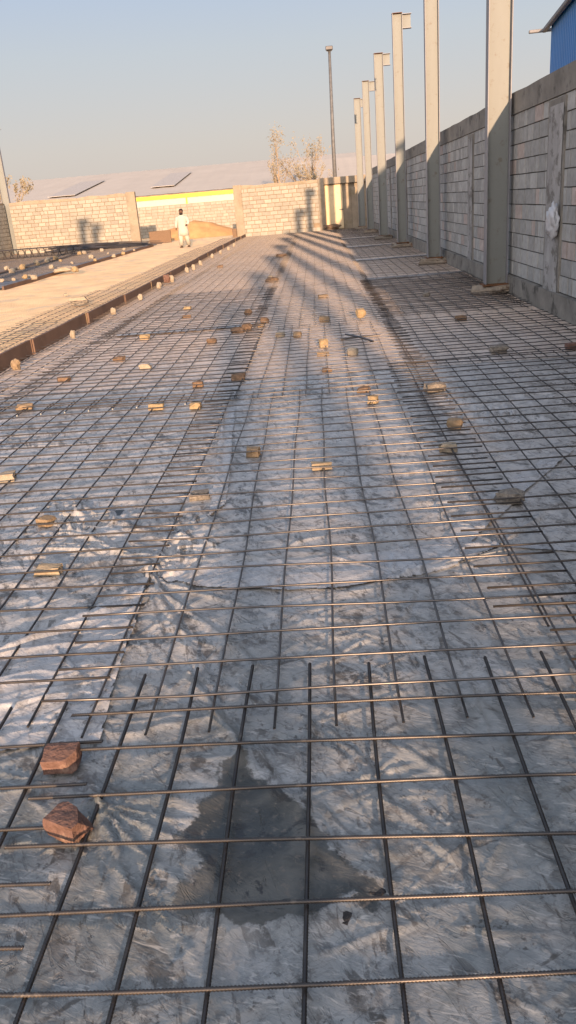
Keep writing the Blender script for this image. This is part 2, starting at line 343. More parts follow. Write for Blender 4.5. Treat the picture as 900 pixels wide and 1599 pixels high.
def sheet(name, xs, ys, m, zoff=.004, poly=None, holes=(), fine=True, z_add=0., label='', group=None, cat='plastic sheet'):
    X, Y = np.meshgrid(xs, ys); Z = H(X, Y, fine)+zoff
    Wt = np.zeros(X.shape)
    if holes:
        w1 = .075*(fbm(X*9, Y*9, 5, 40)-.45); w2 = .075*(fbm(X*9, Y*9, 5, 50)-.45)
        for hp in holes: Wt = np.maximum(Wt, inpoly(X+w1, Y+w2, hp).astype(float))
        soft = blur(Wt, 3, 3); Wt = blur(Wt, 2, 2)
        Z = Z*(1-soft)+.004*soft+.012*np.clip(4*soft*(1-soft), 0, 1)
    if z_add: Z = Z+z_add*ridge(X*3+Y*2, Y*4-X, 30, 3)
    nx, ny = len(xs), len(ys); idx = np.arange(nx*ny).reshape(ny, nx)
    Fq = np.stack([idx[:-1, :-1], idx[:-1, 1:], idx[1:, 1:], idx[1:, :-1]], -1).reshape(-1, 4)
    cx = (X[:-1, :-1]+X[1:, 1:]).ravel()/2; cy = (Y[:-1, :-1]+Y[1:, 1:]).ravel()/2
    wob = .05*(fbm(cx*3, cy*3, 3, 40)-.45); wob2 = .05*(fbm(cx*3, cy*3, 3, 50)-.45)
    keep = np.ones(len(cx), bool)
    if poly is not None: keep &= inpoly(cx+wob*.5, cy+wob2*.5, poly)
    Fq = Fq[keep]; V = np.stack([X, Y, Z], -1).reshape(-1, 3)
    us = np.unique(Fq); rm = np.full(len(V), -1); rm[us] = np.arange(len(us)); V = V[us]; Fq = rm[Fq]
    o = mesh_np(name, V, Fq, m, smooth=True)
    if holes:
        a_ = o.data.attributes.new('wet', 'FLOAT', 'POINT'); a_.data.foreach_set('value', Wt.ravel()[us].astype(np.float32))
    return tag(o, label, cat, group)
def steps(a, b, s): return np.linspace(a, b, max(2, int(round((b-a)/s))+1))

# ---------------------------------------------------------------- setting
def grid_obj(name, xs, ys, fz, m):
    X, Y = np.meshgrid(xs, ys); Z = fz(X, Y); nx, ny = len(xs), len(ys); idx = np.arange(nx*ny).reshape(ny, nx)
    Fq = np.stack([idx[:-1, :-1], idx[:-1, 1:], idx[1:, 1:], idx[1:, :-1]], -1).reshape(-1, 4)
    return mesh_np(name, np.stack([X, Y, Z], -1).reshape(-1, 3), Fq, m, smooth=True)
gx = np.concatenate([[-3000, -600, -120], steps(-40, 14, .3), [120, 600, 3000]]); gy = np.concatenate([[-3000, -600, -80], steps(-20, 62, .3), [120, 600, 4000]])
def gz(X, Y):
    near = (np.abs(X) < 60) & (Y < 80) & (Y > -40)
    return np.where(near, -.05+.045*fbm(X*.5, Y*.5, 4, 3)+.02*(ridge(X*1.3, Y*.12, 14, 6)-.3)*((X < -5.2) & (X > -8.8)), -.05)
tag(grid_obj('ground', gx, gy, gz, M['sand']), kind='structure')
b = MB().box((-.45, 20, -.20), (7.0, 53, .40-.0)); b.build('blinding_slab', M['wetcon'], loc=(0, 0, -.0)); tag(COL.objects['blinding_slab'], kind='structure')
b = MB().box((-13.1, 27.5, -.13), (8.4, 38, .30)); tag(b.build('blinding_slab_beyond_road', sheet_mat('dark_damp_film', (.07, .075, .085), (.17, .17, .175), .45)), kind='structure')

# ---------------------------------------------------------------- plastic film on the slab
hole = [tuple(g(*p).xy) for p in [(385, 1168), (402, 1215), (440, 1243), (482, 1268), (520, 1328), (562, 1402), (520, 1412), (492, 1436), (455, 1428), (430, 1462), (350, 1448), (338, 1420), (300, 1400), (318, 1352), (262, 1318), (300, 1290), (306, 1262), (345, 1250), (350, 1222), (340, 1195), (366, 1190)]]
hole2 = [tuple(g(*p).xy) for p in [(560, 1395), (595, 1380), (608, 1400), (585, 1418), (610, 1440), (570, 1430)]]
hole3 = [tuple(g(*p).xy) for p in [(275, 1372), (300, 1385), (330, 1440), (300, 1452), (262, 1430)]]
xs = np.concatenate([steps(-3.86, -1.62, .03)[:-1], steps(-1.62, 1.5, .0095)[:-1], steps(1.5, 2.98, .03)])
ys = np.concatenate([steps(-1.2, .9, .04)[:-1], steps(.9, 3.9, .0095)[:-1], steps(3.9, 8.0, .022)])
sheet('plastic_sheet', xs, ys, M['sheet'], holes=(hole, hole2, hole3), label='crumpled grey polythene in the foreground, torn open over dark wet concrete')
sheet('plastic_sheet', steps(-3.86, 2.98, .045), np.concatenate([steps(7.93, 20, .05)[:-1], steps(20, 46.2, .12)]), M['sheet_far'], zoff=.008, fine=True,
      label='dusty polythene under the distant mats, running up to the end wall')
def flap(pix, zoff, zadd, label, st=.0075):
    P = [tuple(g(*p).xy) for p in pix]; a = np.array(P)
    sheet('plastic_sheet', steps(a[:, 0].min(), a[:, 0].max(), st), steps(a[:, 1].min(), a[:, 1].max(), st), M['flap'], zoff=zoff, poly=P, z_add=zadd, label=label, group='loose flaps of polythene')
flap([(238, 905), (205, 1000), (158, 1165), (60, 1175), (-120, 1190), (-200, 1080), (0, 1025), (120, 975)], .013, .012, 'smooth pale polythene flap left of the red bricks')
flap([(240, 908), (330, 888), (450, 880), (600, 868), (720, 846), (790, 858), (700, 892), (600, 914), (520, 924), (430, 926), (320, 922)], .012, .008, 'curved pale polythene flap crossing the middle of the floor')
flap([(790, 858), (905, 850), (960, 850), (960, 868), (905, 866)], .010, .004, 'narrow pale polythene strip running to the right edge of the photo')
flap([(346, 640), (368, 640), (362, 720), (352, 795), (326, 815), (340, 720)], .012, .006, 'narrow pale polythene strip beside the grey grooved brick')
flap([(690, 850), (745, 790), (880, 700), (895, 706), (800, 790), (735, 850), (700, 866)], .012, .012, 'pale polythene fold running up to the right past the gravelly rock')

def strip(x0, x1, y0, y1, lab):
    xs_, ys_ = steps(x0, x1, .03), steps(y0, y1, .03)
    P = [(x0+.02, y0+.03), (x1*.5+x0*.5, y0+.0), (x1, y0+.04), (x1, y1), (x0*.4+x1*.6, y1-.03), (x0, y1-.02)]
    sheet('plastic_sheet', xs_, ys_, M['flap'], zoff=.02, poly=P, z_add=.006, label=lab, group='pale seams of bare polythene between mats')
strip(-3.0, -1.0, 11.5, 11.85, 'pale bare polythene seam above the dark left mat')
strip(.95, 2.95, 16.95, 17.28, 'pale bare polythene seam behind the dense doubled mesh')
strip(.85, 2.95, 22.2, 22.7, 'pale bare polythene seam between the second and third column')
strip(.85, 2.95, 28.3, 28.9, 'pale bare polythene seam between the third and fourth column')
strip(.85, 2.95, 34.2, 34.95, 'pale bare polythene seam between the fourth and fifth column')

# ---------------------------------------------------------------- reinforcement mats
_bar = {}
def bar_mesh(L, var, kind):
    key = (round(L, 2), var, kind)
    if key in _bar: return _bar[key]
    r0 = .0052 if kind == 'rib' else .0050
    rs = np.random.RandomState(var*13+int(L*100)+len(kind))
    pitch = .0085
    if kind == 'rib':
        n = int(L/pitch)*2+1; t = np.linspace(0, L, n); rad = np.where(np.arange(n) % 2 == 0, r0*.82, r0*1.24); k = 8
    else:
        n = max(3, int(L/.22)); t = np.linspace(0, L, n); rad = np.full(n, r0); k = 6
    ph = rs.rand(4)*6.28; am = rs.rand(4)*np.array([.011, .006, .008, .003])
    dy = am[0]*np.sin(t*1.3+ph[0])+am[1]*np.sin(t*3.1+ph[1]); dz = am[2]*np.sin(t*1.7+ph[2])+am[3]*np.sin(t*6+ph[3])
    an = np.arange(k)*2*np.pi/k
    tw = np.zeros(n)
    V = np.stack([np.repeat(t, k)+ (np.tile(np.sin(an), n)*.003 if kind == 'rib' else 0), (dy[:, None]+rad[:, None]*np.cos(an)[None]).ravel(), (dz[:, None]+rad[:, None]*np.sin(an)[None]).ravel()], -1)
    i = np.arange(n-1)[:, None]*k; j = np.arange(k)[None]
    Fq = np.stack([i+j, i+(j+1) % k, i+k+(j+1) % k, i+k+j], -1).reshape(-1, 4)
    cap = [[0, k-1, k-2, 1]] if k == 4 else []
    me = bpy.data.meshes.new('bar'); me.vertices.add(len(V)); me.vertices.foreach_set('co', V.astype(np.float32).ravel())
    capsF = []
    for base in (0, (n-1)*k):
        for q in range(1, k-1, 2): capsF.append([base, base+q, base+q+1, base+(q+2) % k if q+2 < k else base])
    capsF = [c for c in capsF if len(set(c)) == 4]
    allF = np.concatenate([Fq, np.array(capsF, dtype=int).reshape(-1, 4)]) if capsF else Fq
    me.loops.add(allF.size); me.loops.foreach_set('vertex_index', allF.astype(np.int32).ravel())
    me.polygons.add(len(allF)); me.polygons.foreach_set('loop_start', np.arange(0, allF.size, 4, dtype=np.int32)); me.polygons.foreach_set('loop_total', np.full(len(allF), 4, dtype=np.int32))
    me.update(calc_edges=True); me.validate(); me.polygons.foreach_set('use_smooth', np.ones(len(me.polygons), dtype=bool))
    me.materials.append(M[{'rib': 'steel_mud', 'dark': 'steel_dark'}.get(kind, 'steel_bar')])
    _bar[key] = me; return me
def bar(parent, x, y, z, L, along, kind, wob=1.):
    me = bar_mesh(L, random.randint(0, 4), kind)
    o = bpy.data.objects.new('bar', me)
    o.location = (x, y, z); o.rotation_euler = (0, 0, (0 if along == 'x' else math.pi/2)+math.radians(random.uniform(-.34, .34))*wob)
    return link(o, parent)
def mat_thing(x0, x1, y0, y1, label, xs=None, ys=None, z=.040, kind='plain', parts=True, px=.213, py=.2055, group='steel mesh mats on the floor', top='x'):
    if xs is None: xs = list(np.arange(x0+.10, x1-.03, px))
    if ys is None: ys = list(np.arange(y0+.13, y1-.05, py))
    t = empty('rebar_mat', (x0, y0, 0), label, 'steel mesh', group)
    zx = z+.0116
    if parts:
        for y in ys: bar(t, random.uniform(-.012, .012), y-y0+random.uniform(-.007, .007), zx+random.uniform(-.002, .002), x1-x0, 'x', kind)
        for x in xs: bar(t, x-x0+random.uniform(-.004, .004), random.uniform(-.012, .012), z+random.uniform(-.002, .001), y1-y0, 'y', kind, .7)
    else:
        V = []; Fq = []; r = .0043; k = 4
        def add(p, L, ax):
            rs = random.uniform(-.006, .006); sag = random.uniform(-.004, .004)
            b0 = len(V); nseg = 4
            for i in range(nseg+1):
                s = i/nseg; off = rs*math.sin(s*3.1+rs*900); zz = sag*math.sin(s*6)
                for a in range(k):
                    c, sn = math.cos(a*math.pi/2+.78)*r*1.15, math.sin(a*math.pi/2+.78)*r*1.15
                    V.append((p[0]+s*L, p[1]+off+c, p[2]+zz+sn) if ax == 'x' else (p[0]+off+c, p[1]+s*L, p[2]+zz+sn))
            for i in range(nseg):
                for a in range(k): Fq.append((b0+i*k+a, b0+i*k+(a+1) % k, b0+(i+1)*k+(a+1) % k, b0+(i+1)*k+a))
        for y in ys: add((random.uniform(-.015, .015), y-y0+random.uniform(-.006, .006), zx), x1-x0, 'x')
        for x in xs: add((x-x0+random.uniform(-.006, .006), random.uniform(-.015, .015), z), y1-y0, 'y')
        mesh_np('bars', V, Fq, M['bar_far'], parent=t)
    return t
R_ = lambda a, s, n: [a+s*i for i in range(n)]
# centre lane
mat_thing(-.96, 1.36, -.55, 2.545, 'muddy ribbed mat nearest the viewer, over the torn dark hole', xs=R_(-.763, .2125, 10), ys=R_(2.285-.208*13, .208, 14), kind='rib')
mat_thing(-1.09, 1.00, 2.175, 7.23, 'mat behind the ribbed one, its thin cross bars catching gold light', xs=R_(-.88, .2125, 9), ys=R_(2.365, .2055, 24), z=.044)
mat_thing(-1.02, 1.02, 6.98, 11.25, 'mat with the crossed rebar offcuts lying on it', xs=R_(-.82, .2125, 9), z=.040)
mat_thing(-1.05, 1.0, 11.02, 16.72, 'striped mat just beyond the rounded yellow lump', z=.044, parts=True)
mat_thing(-1.05, 1.0, 16.5, 22.1, 'mat in the middle of the floor where column shadows begin', parts=False)
mat_thing(-1.05, 1.0, 21.95, 27.6, 'second mat counted from the middle of the floor into the column shadows', z=.044, parts=False)
mat_thing(-1.05, 1.0, 27.4, 33.1, 'mat in the middle of the far striped shadows', parts=False)
mat_thing(-1.05, 1.0, 32.9, 38.6, 'mat last but one before the end wall, centre lane', z=.044, parts=False)
mat_thing(-1.05, 1.0, 38.4, 45.2, 'mat touching the foot of the end wall, centre lane', parts=False)
# left lane
mat_thing(-3.15, -.80, -.4, 2.36, 'mat at the lower left carrying the two red bricks', xs=R_(-.985-.2125*9, .2125, 10), ys=R_(1.345-.195*8, .195, 13), z=.042, kind='rib')
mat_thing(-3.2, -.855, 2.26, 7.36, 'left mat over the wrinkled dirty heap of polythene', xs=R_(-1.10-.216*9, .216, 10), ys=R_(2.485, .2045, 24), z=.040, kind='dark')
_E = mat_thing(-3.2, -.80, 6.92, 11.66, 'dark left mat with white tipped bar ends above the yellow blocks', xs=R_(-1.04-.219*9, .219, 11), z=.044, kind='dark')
for _k in range(1, 9): MB().box((R_(-1.04-.219*9, .219, 11)[_k]+3.2, -.012, .044), (.011, .016, .011), bev=.002).build('tip_cap', M['white'], _E)
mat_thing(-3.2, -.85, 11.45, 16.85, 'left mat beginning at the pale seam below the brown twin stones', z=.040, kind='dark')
mat_thing(-3.2, -.85, 16.7, 22.3, 'left mat beside the formwork, level with the second column', z=.044, parts=False)
mat_thing(-3.2, -.85, 22.1, 27.7, 'left mat beside the formwork, level with the third column', parts=False)
mat_thing(-3.2, -.85, 27.5, 33.2, 'left mat beside the formwork, level with the fourth column', z=.044, parts=False)
mat_thing(-3.2, -.85, 33.0, 38.7, 'left mat beside the formwork, level with the fifth column', parts=False)
mat_thing(-3.2, -.85, 38.5, 45.2, 'left mat ending at the foot of the end wall', z=.044, parts=False)
# right lane
mat_thing(.80, 2.95, -2.4, 2.95, 'right mat cut by the lower right edge of the photo', xs=R_(.93, .2125, 10), ys=R_(2.67-.2*12, .2, 14), z=.046)
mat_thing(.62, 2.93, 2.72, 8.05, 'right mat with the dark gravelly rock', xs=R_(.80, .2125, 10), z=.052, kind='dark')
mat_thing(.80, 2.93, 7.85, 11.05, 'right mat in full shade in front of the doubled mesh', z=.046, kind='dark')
mat_thing(.82, 2.90, 11.2, 16.9, 'lower mat of the dense doubled mesh by the nearest column', z=.040)
mat_thing(.86, 2.93, 11.28, 16.95, 'upper mat of the dense doubled mesh by the nearest column', z=.066, px=.2)
mat_thing(.9, 2.90, 17.25, 22.25, 'shaded right mat between the nearest and second column', parts=False)
mat_thing(.9, 2.90, 22.55, 28.4, 'shaded right mat between the second and third column', z=.044, parts=False)
mat_thing(.9, 2.90, 28.75, 34.4, 'shaded right mat between the third and fourth column', parts=False)
mat_thing(.9, 2.90, 34.7, 45.0, 'shaded right mat filling the far corner by the cream doorway', z=.044, parts=False)
# narrow lane along the formwork
nar = ['narrow mat along the formwork at the left edge of the photo', 'narrow mat along the formwork past the first wedge stones', 'narrow mat along the formwork before the orange and white stone pair', 'narrow mat along the formwork past the orange and white stone pair', 'narrow mat along the formwork next to the row of small wedges', 'narrow mat along the formwork near its far end', 'narrow mat along the last stretch of the formwork']
yy = [2.5, 8.0, 13.4, 18.9, 24.3, 29.8, 35.3, 44.5]
for i in range(7): mat_thing(-3.84, -3.02, yy[i], yy[i+1]+.2, nar[i], z=.050 if i % 2 else .056, px=.2, parts=i < 2)
# outer strip beyond the formwork
out = ['mesh strip outside the formwork nearest the viewer', 'mesh strip outside the formwork beside the big pale road stone', 'mesh strip outside the formwork just past the big pale road stone', 'mesh strip outside the formwork level with the second column', 'mesh strip outside the formwork level with the third column', 'mesh strip outside the formwork nearest the walking man']
yy = [7.6, 13.2, 18.6, 24.2, 29.8, 36.0, 44.0]
for i in range(6): mat_thing(-5.0-.1*math.sin(i*2), -4.02, yy[i], yy[i+1]-.05, out[i], z=.10, px=.2, parts=i < 1, group='mesh strips outside the formwork')
# left slab across the road
k = 0
lb = ['road side mat of the far left slab, nearest the viewer', 'middle mat of the far left slab, nearest the viewer', 'outer mat of the far left slab by the wire stirrups',
      'road side mat of the far left slab, halfway along', 'middle mat of the far left slab, halfway along', 'outer mat of the far left slab under the stirrup row',
      'road side mat of the far left slab, nearest the gap in the walls', 'middle mat of the far left slab, below the lit wall', 'outer mat of the far left slab, below the corner post']
for j in range(3):
    for i in range(3):
        x1 = -8.95-i*2.6; y0 = 24.5+j*7.0-(0 if i == 0 else 1.0)
        mat_thing(x1-2.5, x1, y0, y0+6.7, lb[k], z=.07, parts=False, py=.25, px=.25, group='mesh mats on the slab across the road'); k += 1

# crossed offcuts
for (a, bb, lab) in [((532, 530), (594, 524), 'longer dark rebar offcut of the crossed pair'), ((540, 522), (583, 533), 'shorter dark rebar offcut of the crossed pair'),]:
    p, q = g(*a, .07), g(*bb, .08); m_ = p.lerp(q, .5)+Vector((0, 0, .01))
    o = MB().tube([p-p, m_-p, q-p], .013, 6).build('rebar_offcut', M['steel_bar'], loc=p); tag(o, lab, 'steel bar', 'crossed rebar offcuts')

# ---------------------------------------------------------------- formwork
fw = empty('formwork', (-3.94, 8.0, 0), 'long brown formwork board along the left edge of the mesh floor', 'formwork')
L = 37.0; n = 14; y = 0; seg = L/n
for i in range(n):
    dx = .12*math.sin(i*.45)*.6+.015*random.uniform(-1, 1)+i*.012
    m_ = MB().box((dx, y+seg/2, .10), (.042, seg-.012, .20+random.uniform(-.008, .008)), bev=.003)
    m_.build('board', M['form'], fw)
    MB().box((dx+.027, y+seg-.01, .10), (.012, .03, .20), bev=.002).build('cleat', M['s_tan'] if i % 2 else M['form'], fw)
    y += seg
lf = MB().box((-8.75, 33.5, .02), (.06, 22, .12)).box((-11.6, 34, .06), (.25, 20, .03)); o = lf.build('formwork', M['form']); tag(o, 'low brown board edging the far left slab beside the road', 'formwork')

# ---------------------------------------------------------------- stones
def rock(name, p, size, m, label, group=None, cat='stone', rz=None, boxy=.8, rough=.12, tilt=8):
    bm = bmesh.new(); bmesh.ops.create_cube(bm, size=1)
    bmesh.ops.subdivide_edges(bm, edges=bm.edges, cuts=4, use_grid_fill=True)
    sd = random.uniform(0, 100); boxy = min(.97, boxy+.16) if boxy > .45 else boxy
    rs = random.Random(int(sd*1000)) if False else random
    for _k in range(3 if boxy < .93 else 2):
        d_ = Vector((rs.uniform(-1, 1), rs.uniform(-1, 1), rs.uniform(-.3, 1))).normalized()
        r_ = bmesh.ops.bisect_plane(bm, geom=bm.verts[:]+bm.edges[:]+bm.faces[:], plane_co=d_*rs.uniform(.44, .56), plane_no=d_, clear_outer=True)
        ee = [x for x in r_['geom_cut'] if isinstance(x, bmesh.types.BMEdge)]
        if ee:
            f_ = bmesh.ops.contextual_create(bm, geom=ee).get('faces', [])
            if f_: bmesh.ops.triangulate(bm, faces=f_)
    for v in bm.verts:
        s = v.co.normalized()*.62; q = v.co.lerp(s, 1-boxy)
        nn = mnoise.noise(q*2.1+Vector((sd, 0, 0)))*rough*1.6+mnoise.noise(q*6+Vector((sd, 5, 0)))*rough*.6
        v.co = q*(1+nn)
    bmesh.ops.transform(bm, matrix=Matrix.Rotation(math.radians(random.uniform(-tilt, tilt)), 4, 'X') @ Matrix.Diagonal((*size, 1)), verts=bm.verts)
    zmin = min(v.co.z for v in bm.verts)
    for v in bm.verts: v.co.z -= zmin
    me = bpy.data.meshes.new(name); bm.to_mesh(me); bm.free(); me.materials.append(m)
    o = bpy.data.objects.new(name, me); o.location = p; o.rotation_euler = (0, 0, random.uniform(-.4, .4) if rz is None else rz)
    return tag(link(o), label, cat, group)
GRP = 'spacer stones and brick bits on the mesh floor'
def st(u, v, s, mk, lab, z=.012, **k):           # s: (width, depth, height) m
    s = (s[0]*.86, s[1]*.8, s[2]*.82)
    return rock(k.pop('name', 'stone'), g(u, v, z), s, M[mk], lab, GRP, **k)
rock('brick', g(99, 1196, .03), (.105, .08, .058), M['s_red'], 'red brick piece with a flat lit face, upper of the two at lower left', cat='brick', rz=.03, boxy=.97, rough=.05, tilt=2, group='red brick pieces at lower left')
rock('brick', g(111, 1300, .03), (.105, .08, .062), M['s_red'], 'broken chamfered red brick piece, lower of the two at lower left', cat='brick', rz=-.45, boxy=.82, rough=.09, tilt=6, group='red brick pieces at lower left')
st(564, 497, (.14, .12, .15), 's_yellow', 'rounded yellow lump standing on the centre mat beyond the crossed offcuts', z=.05, boxy=.25)
st(372, 520, (.20, .14, .09), 's_brown', 'left of the brown twin stones below the pale seam', boxy=.5)
st(386, 517, (.16, .14, .12), 's_brown', 'right of the brown twin stones below the pale seam', boxy=.5)
st(396, 713, (.11, .07, .075), 's_tan', 'square tan brick piece above the curved flap, left of centre', boxy=.95, rough=.05)
st(503, 733, (.145, .085, .055), 's_brick', 'pale brick piece with a bar across it, alone at the centre', boxy=.9)
st(568, 612, (.13, .09, .05), 's_brown', 'dark stone directly behind the yellow stone at the mat overlap', boxy=.6)
st(583, 630, (.09, .09, .075), 's_yellow', 'yellow stone at the mat overlap, in front of a dark one', boxy=.8)
st(312, 779, (.135, .08, .055), 's_dark', 'grey grooved brick beside the narrow pale strip', boxy=.85)
st(74, 822, (.10, .09, .07), 's_tan', 'tan stone under the wrinkled polythene heap, upper left of it', boxy=.6)
st(78, 896, (.15, .08, .05), 's_brick', 'flat grooved tan brick left of the dirty wrinkles', boxy=.85)
st(8, 752, (.17, .12, .07), 's_pale', 'pale slab shaped stone cut by the left edge of the photo', boxy=.8)
st(245, 640, (.15, .10, .06), 's_yellow', 'left of two yellow blocks at the white tipped bar ends', boxy=.8)
st(306, 639, (.11, .10, .065), 's_yellow', 'right of two yellow blocks at the white tipped bar ends', boxy=.85)
st(711, 670, (.13, .10, .085), 's_tan', 'tan rounded stone in shade, back one of a pair on the right mat', boxy=.5)
st(700, 706, (.13, .10, .07), 's_pale', 'pale flat stone in front of the tan rounded one on the right mat', boxy=.6)
st(796, 785, (.17, .12, .075), 's_dark', 'dark gravelly rock beside the pale fold on the right', boxy=.55, rough=.2)
st(678, 612, (.19, .12, .085), 's_dark', 'dark gravelly rock at the edge of the wall shade', boxy=.55, rough=.2)
st(779, 552, (.20, .12, .09), 's_dark', 'dark rock on the right mat below the nearest column plinth', boxy=.55, rough=.2)
st(373, 595, (.15, .13, .09), 's_brown', 'brown stone on the right edge of the dark left mat', boxy=.55)
st(310, 605, (.12, .10, .07), 's_brown', 'brown stone just above the right yellow block', boxy=.55)
st(228, 577, (.15, .10, .07), 's_pale', 'pale flat stone in the middle of the dark left mat', boxy=.7)
st(187, 564, (.16, .10, .06), 's_brown', 'flat brown stone left of the pale one on the dark left mat', boxy=.7)
st(227, 530, (.15, .12, .08), 's_yellow', 'yellow stone just below the pale seam on the left', boxy=.6)
st(293, 484, (.15, .12, .07), 's_yellow', 'yellow stone above another brown one on the left mat past the seam', boxy=.6)
st(292, 497, (.16, .12, .06), 's_brown', 'brown stone in front of a yellow one on the left mat past the seam', boxy=.6)
st(331, 537, (.14, .11, .08), 's_brown', 'dull brown stone below the seam, left of the brown twins', boxy=.5)
st(506, 544, (.12, .10, .12), 's_yellow', 'yellow stone pile piece left of the crossed offcuts', boxy=.7)
st(505, 556, (.15, .08, .05), 's_tan', 'tan chip just in front of the yellow piece left of the offcuts', boxy=.7)
st(551, 556, (.14, .12, .10), 's_pale', 'pale rounded stone below the crossed offcuts', boxy=.4)
st(511, 581, (.11, .09, .05), 's_brown', 'dark brown stone two steps below the yellow piece', boxy=.6)
st(438, 527, (.14, .12, .08), 's_pale', 'pale stone, left of a pair near the brown twins', boxy=.5)
st(465, 527, (.12, .10, .08), 's_tan', 'tan stone, right of a pair near the brown twins', boxy=.5)
st(408, 511, (.12, .10, .05), 's_tan', 'small tan stone right behind the brown twins', boxy=.6)
st(507, 503, (.17, .12, .09), 's_tan', 'tan stone on the centre mat, left of the rounded yellow lump', boxy=.6)
st(505, 466, (.2, .12, .07), 's_tan', 'flat tan stone behind the striped centre mat', boxy=.7)
st(425, 441, (.28, .2, .12), 's_brown', 'brown rubble heap where the column shadows begin', boxy=.4, rough=.25)
st(424, 440, (.12, .1, .16), 's_pale', 'pale stone on the brown rubble heap', boxy=.5)
st(440, 402, (.34, .25, .12), 's_brown', 'brown heap lying in the far striped shadows', boxy=.4, rough=.25)
st(344, 419, (.2, .15, .1), 's_brown', 'small brown stone far left, near the start of the wedges', boxy=.5)
st(720, 501, (.17, .12, .08), 's_brown', 'brown stone in front of the dense doubled mesh', boxy=.5)
st(895, 546, (.18, .12, .08), 's_red', 'reddish stone at the right edge of the photo near the wall', boxy=.5)
st(666, 464, (.12, .1, .09), 's_dark', 'black lump on the dense doubled mesh', boxy=.4, z=.07)
st(414, 505, (.13, .12, .1), 's_brown', 'brown stone between the brown twins and the rubble heap', boxy=.4)
st(388, 492, (.13, .12, .1), 's_brown', 'dark stone behind the small tan one, left of the rubble heap', boxy=.4)
st(100, 596, (.16, .12, .06), 's_brown', 'flat brown stone between the formwork and the dark left mat', boxy=.6)
st(40, 641, (.18, .12, .07), 's_tan', 'tan muddy stone near the left photo edge above the pale slab stone', boxy=.5)
# wedges along the formwork
W_ = [((27, 579), .14, 's_tan', 'largest tan wedge stone leaning at the near end of the formwork'), ((115, 529), .12, 's_pale', 'pale wedge stone, second from the near end of the formwork'),
      ((178, 492), .13, 's_pale', 'pale wedge stone, third from the near end of the formwork'), ((220, 470), .13, 's_pale', 'slim pale wedge stone before the orange and white pair'),
      ((262, 443), .22, 's_red', 'orange stone of the orange and white pair by the formwork'), ((269, 442), .18, 's_pale', 'white stone of the orange and white pair by the formwork')]
for (p, s, mk, lab) in W_: rock('wedge_stone', g(*p, .03), (s*.6, s*.5, s*.85), M[mk], lab, 'wedge stones along the formwork', boxy=.35, rough=.22)
for i, p in enumerate([(293, 427), (303, 423), (314, 416), (332, 404), (345, 398), (357, 392), (366, 386), (249, 452)]):
    rock('wedge_stone', g(*p, .03), (.09, .08, .14), M['s_pale'], 'small pale wedge stone in the row along the far half of the formwork', 'small wedge stones along the far half of the formwork', boxy=.35, rough=.25)
rock('stone', g(125, 476, 0), (.34, .25, .14), M['s_pale'], 'big pale block on the sand road touching the mesh strip', cat='stone', boxy=.8)
rock('stone', g(103, 462, 0), (.10, .08, .05), M['s_pale'], 'small pebble on the sand road behind the big pale block', cat='stone', boxy=.5)
for i, p in enumerate([(4, 441), (12, 422), (40, 436), (47, 434), (22, 439), (36, 421), (54, 437), (57, 412), (60, 415), (75, 410), (81, 420), (88, 406), (103, 424), (113, 412), (125, 398), (132, 397), (143, 404), (149, 408), (169, 397), (178, 402), (193, 398), (194, 391), (210, 392), (118, 425), (30, 421), (20, 427), (95, 409), (160, 393)]):
    s = random.uniform(.08, .20)
    rock('rubble_piece', g(*p, .07), (s, s*.8, s*.8), M[['s_pale', 's_pale', 's_yellow'][i % 3]], 'small pale rubble piece scattered on the far left slab', 'pale rubble scattered on the slab across the road', boxy=.4, rough=.25)
rock('plaster_lump', g(103, 425, .05), (.55, .4, .16), M['s_pale'], 'largest white lump at the road side of the far left slab', cat='stone', boxy=.4, rough=.3)
# mud clumps on the near film
for (u, v, s, lab) in [(592, 1397, .075, 'black mud clump at the lower right corner of the torn hole'), (545, 1440, .05, 'small black mud clump in front of the torn hole'), (232, 913, .05, 'black dirt knot where the curved flap begins'), (628, 1222, .035, 'small yellowish silt crumb heap right of the torn hole')]:
    rock('mud_clump', g(u, v, .004), (s*.8, s*.7, s*.14), M['mud'] if v != 1222 else M['s_tan'], lab, 'mud clumps on the film', cat='mud', boxy=.3, rough=.5)

# ---------------------------------------------------------------- walls of blocks
def blocks(name, parent, L, z0, nc, ch, bl, m, irregular=.0, joint=.010, y_from=0., depth=.03, tintv=.10, pink=.0, holes=(), vj=None):
    """courses of single blocks along local +x, facing local -y"""
    V = []; T = []
    rs = np.random.RandomState(int(L*7)+nc)
    for r in range(nc):
        x = y_from-(bl*.5 if r % 2 else 0)
        while x < L:
            w_ = bl*(1+rs.uniform(-irregular, irregular)) if rs.rand() > irregular*.8 else bl*.5
            a, b_ = max(x, y_from), min(x+w_-(vj or joint), L)
            if b_-a > .04 and not any(h0 < (a+b_)/2 < h1 and h2 <= r <= h3 for h0, h1, h2, h3 in holes):
                zz0 = z0+r*ch+joint*.5+rs.uniform(-.002, .002); zz1 = z0+(r+1)*ch-joint*.5+rs.uniform(-.002, .002)
                d = -depth+rs.uniform(-.002, .002); e = .002; tl = rs.uniform(-.001, .001)
                V += [(a, 0, zz0), (b_, 0, zz0), (b_, 0, zz1), (a, 0, zz1), (a+e, d+tl, zz0+e), (b_-e, d-tl, zz0+e), (b_-e, d-tl, zz1-e), (a+e, d+tl, zz1-e)]
                t = 1+rs.uniform(-tintv, tintv); c = (t, t, t)
                if rs.rand() < pink: c = (t*1.14, t*.98, t*.93)
                T += [(*c, 1)]*8
            x += w_
    V = np.array(V); nb = len(V)//8
    q = np.array([[4, 5, 6, 7], [0, 1, 5, 4], [1, 2, 6, 5], [2, 3, 7, 6], [3, 0, 4, 7]])
    Fq = (np.arange(nb)[:, None, None]*8+q[None]).reshape(-1, 4)
    return mesh_np(name, V, Fq, m, parent=parent, tints=T)
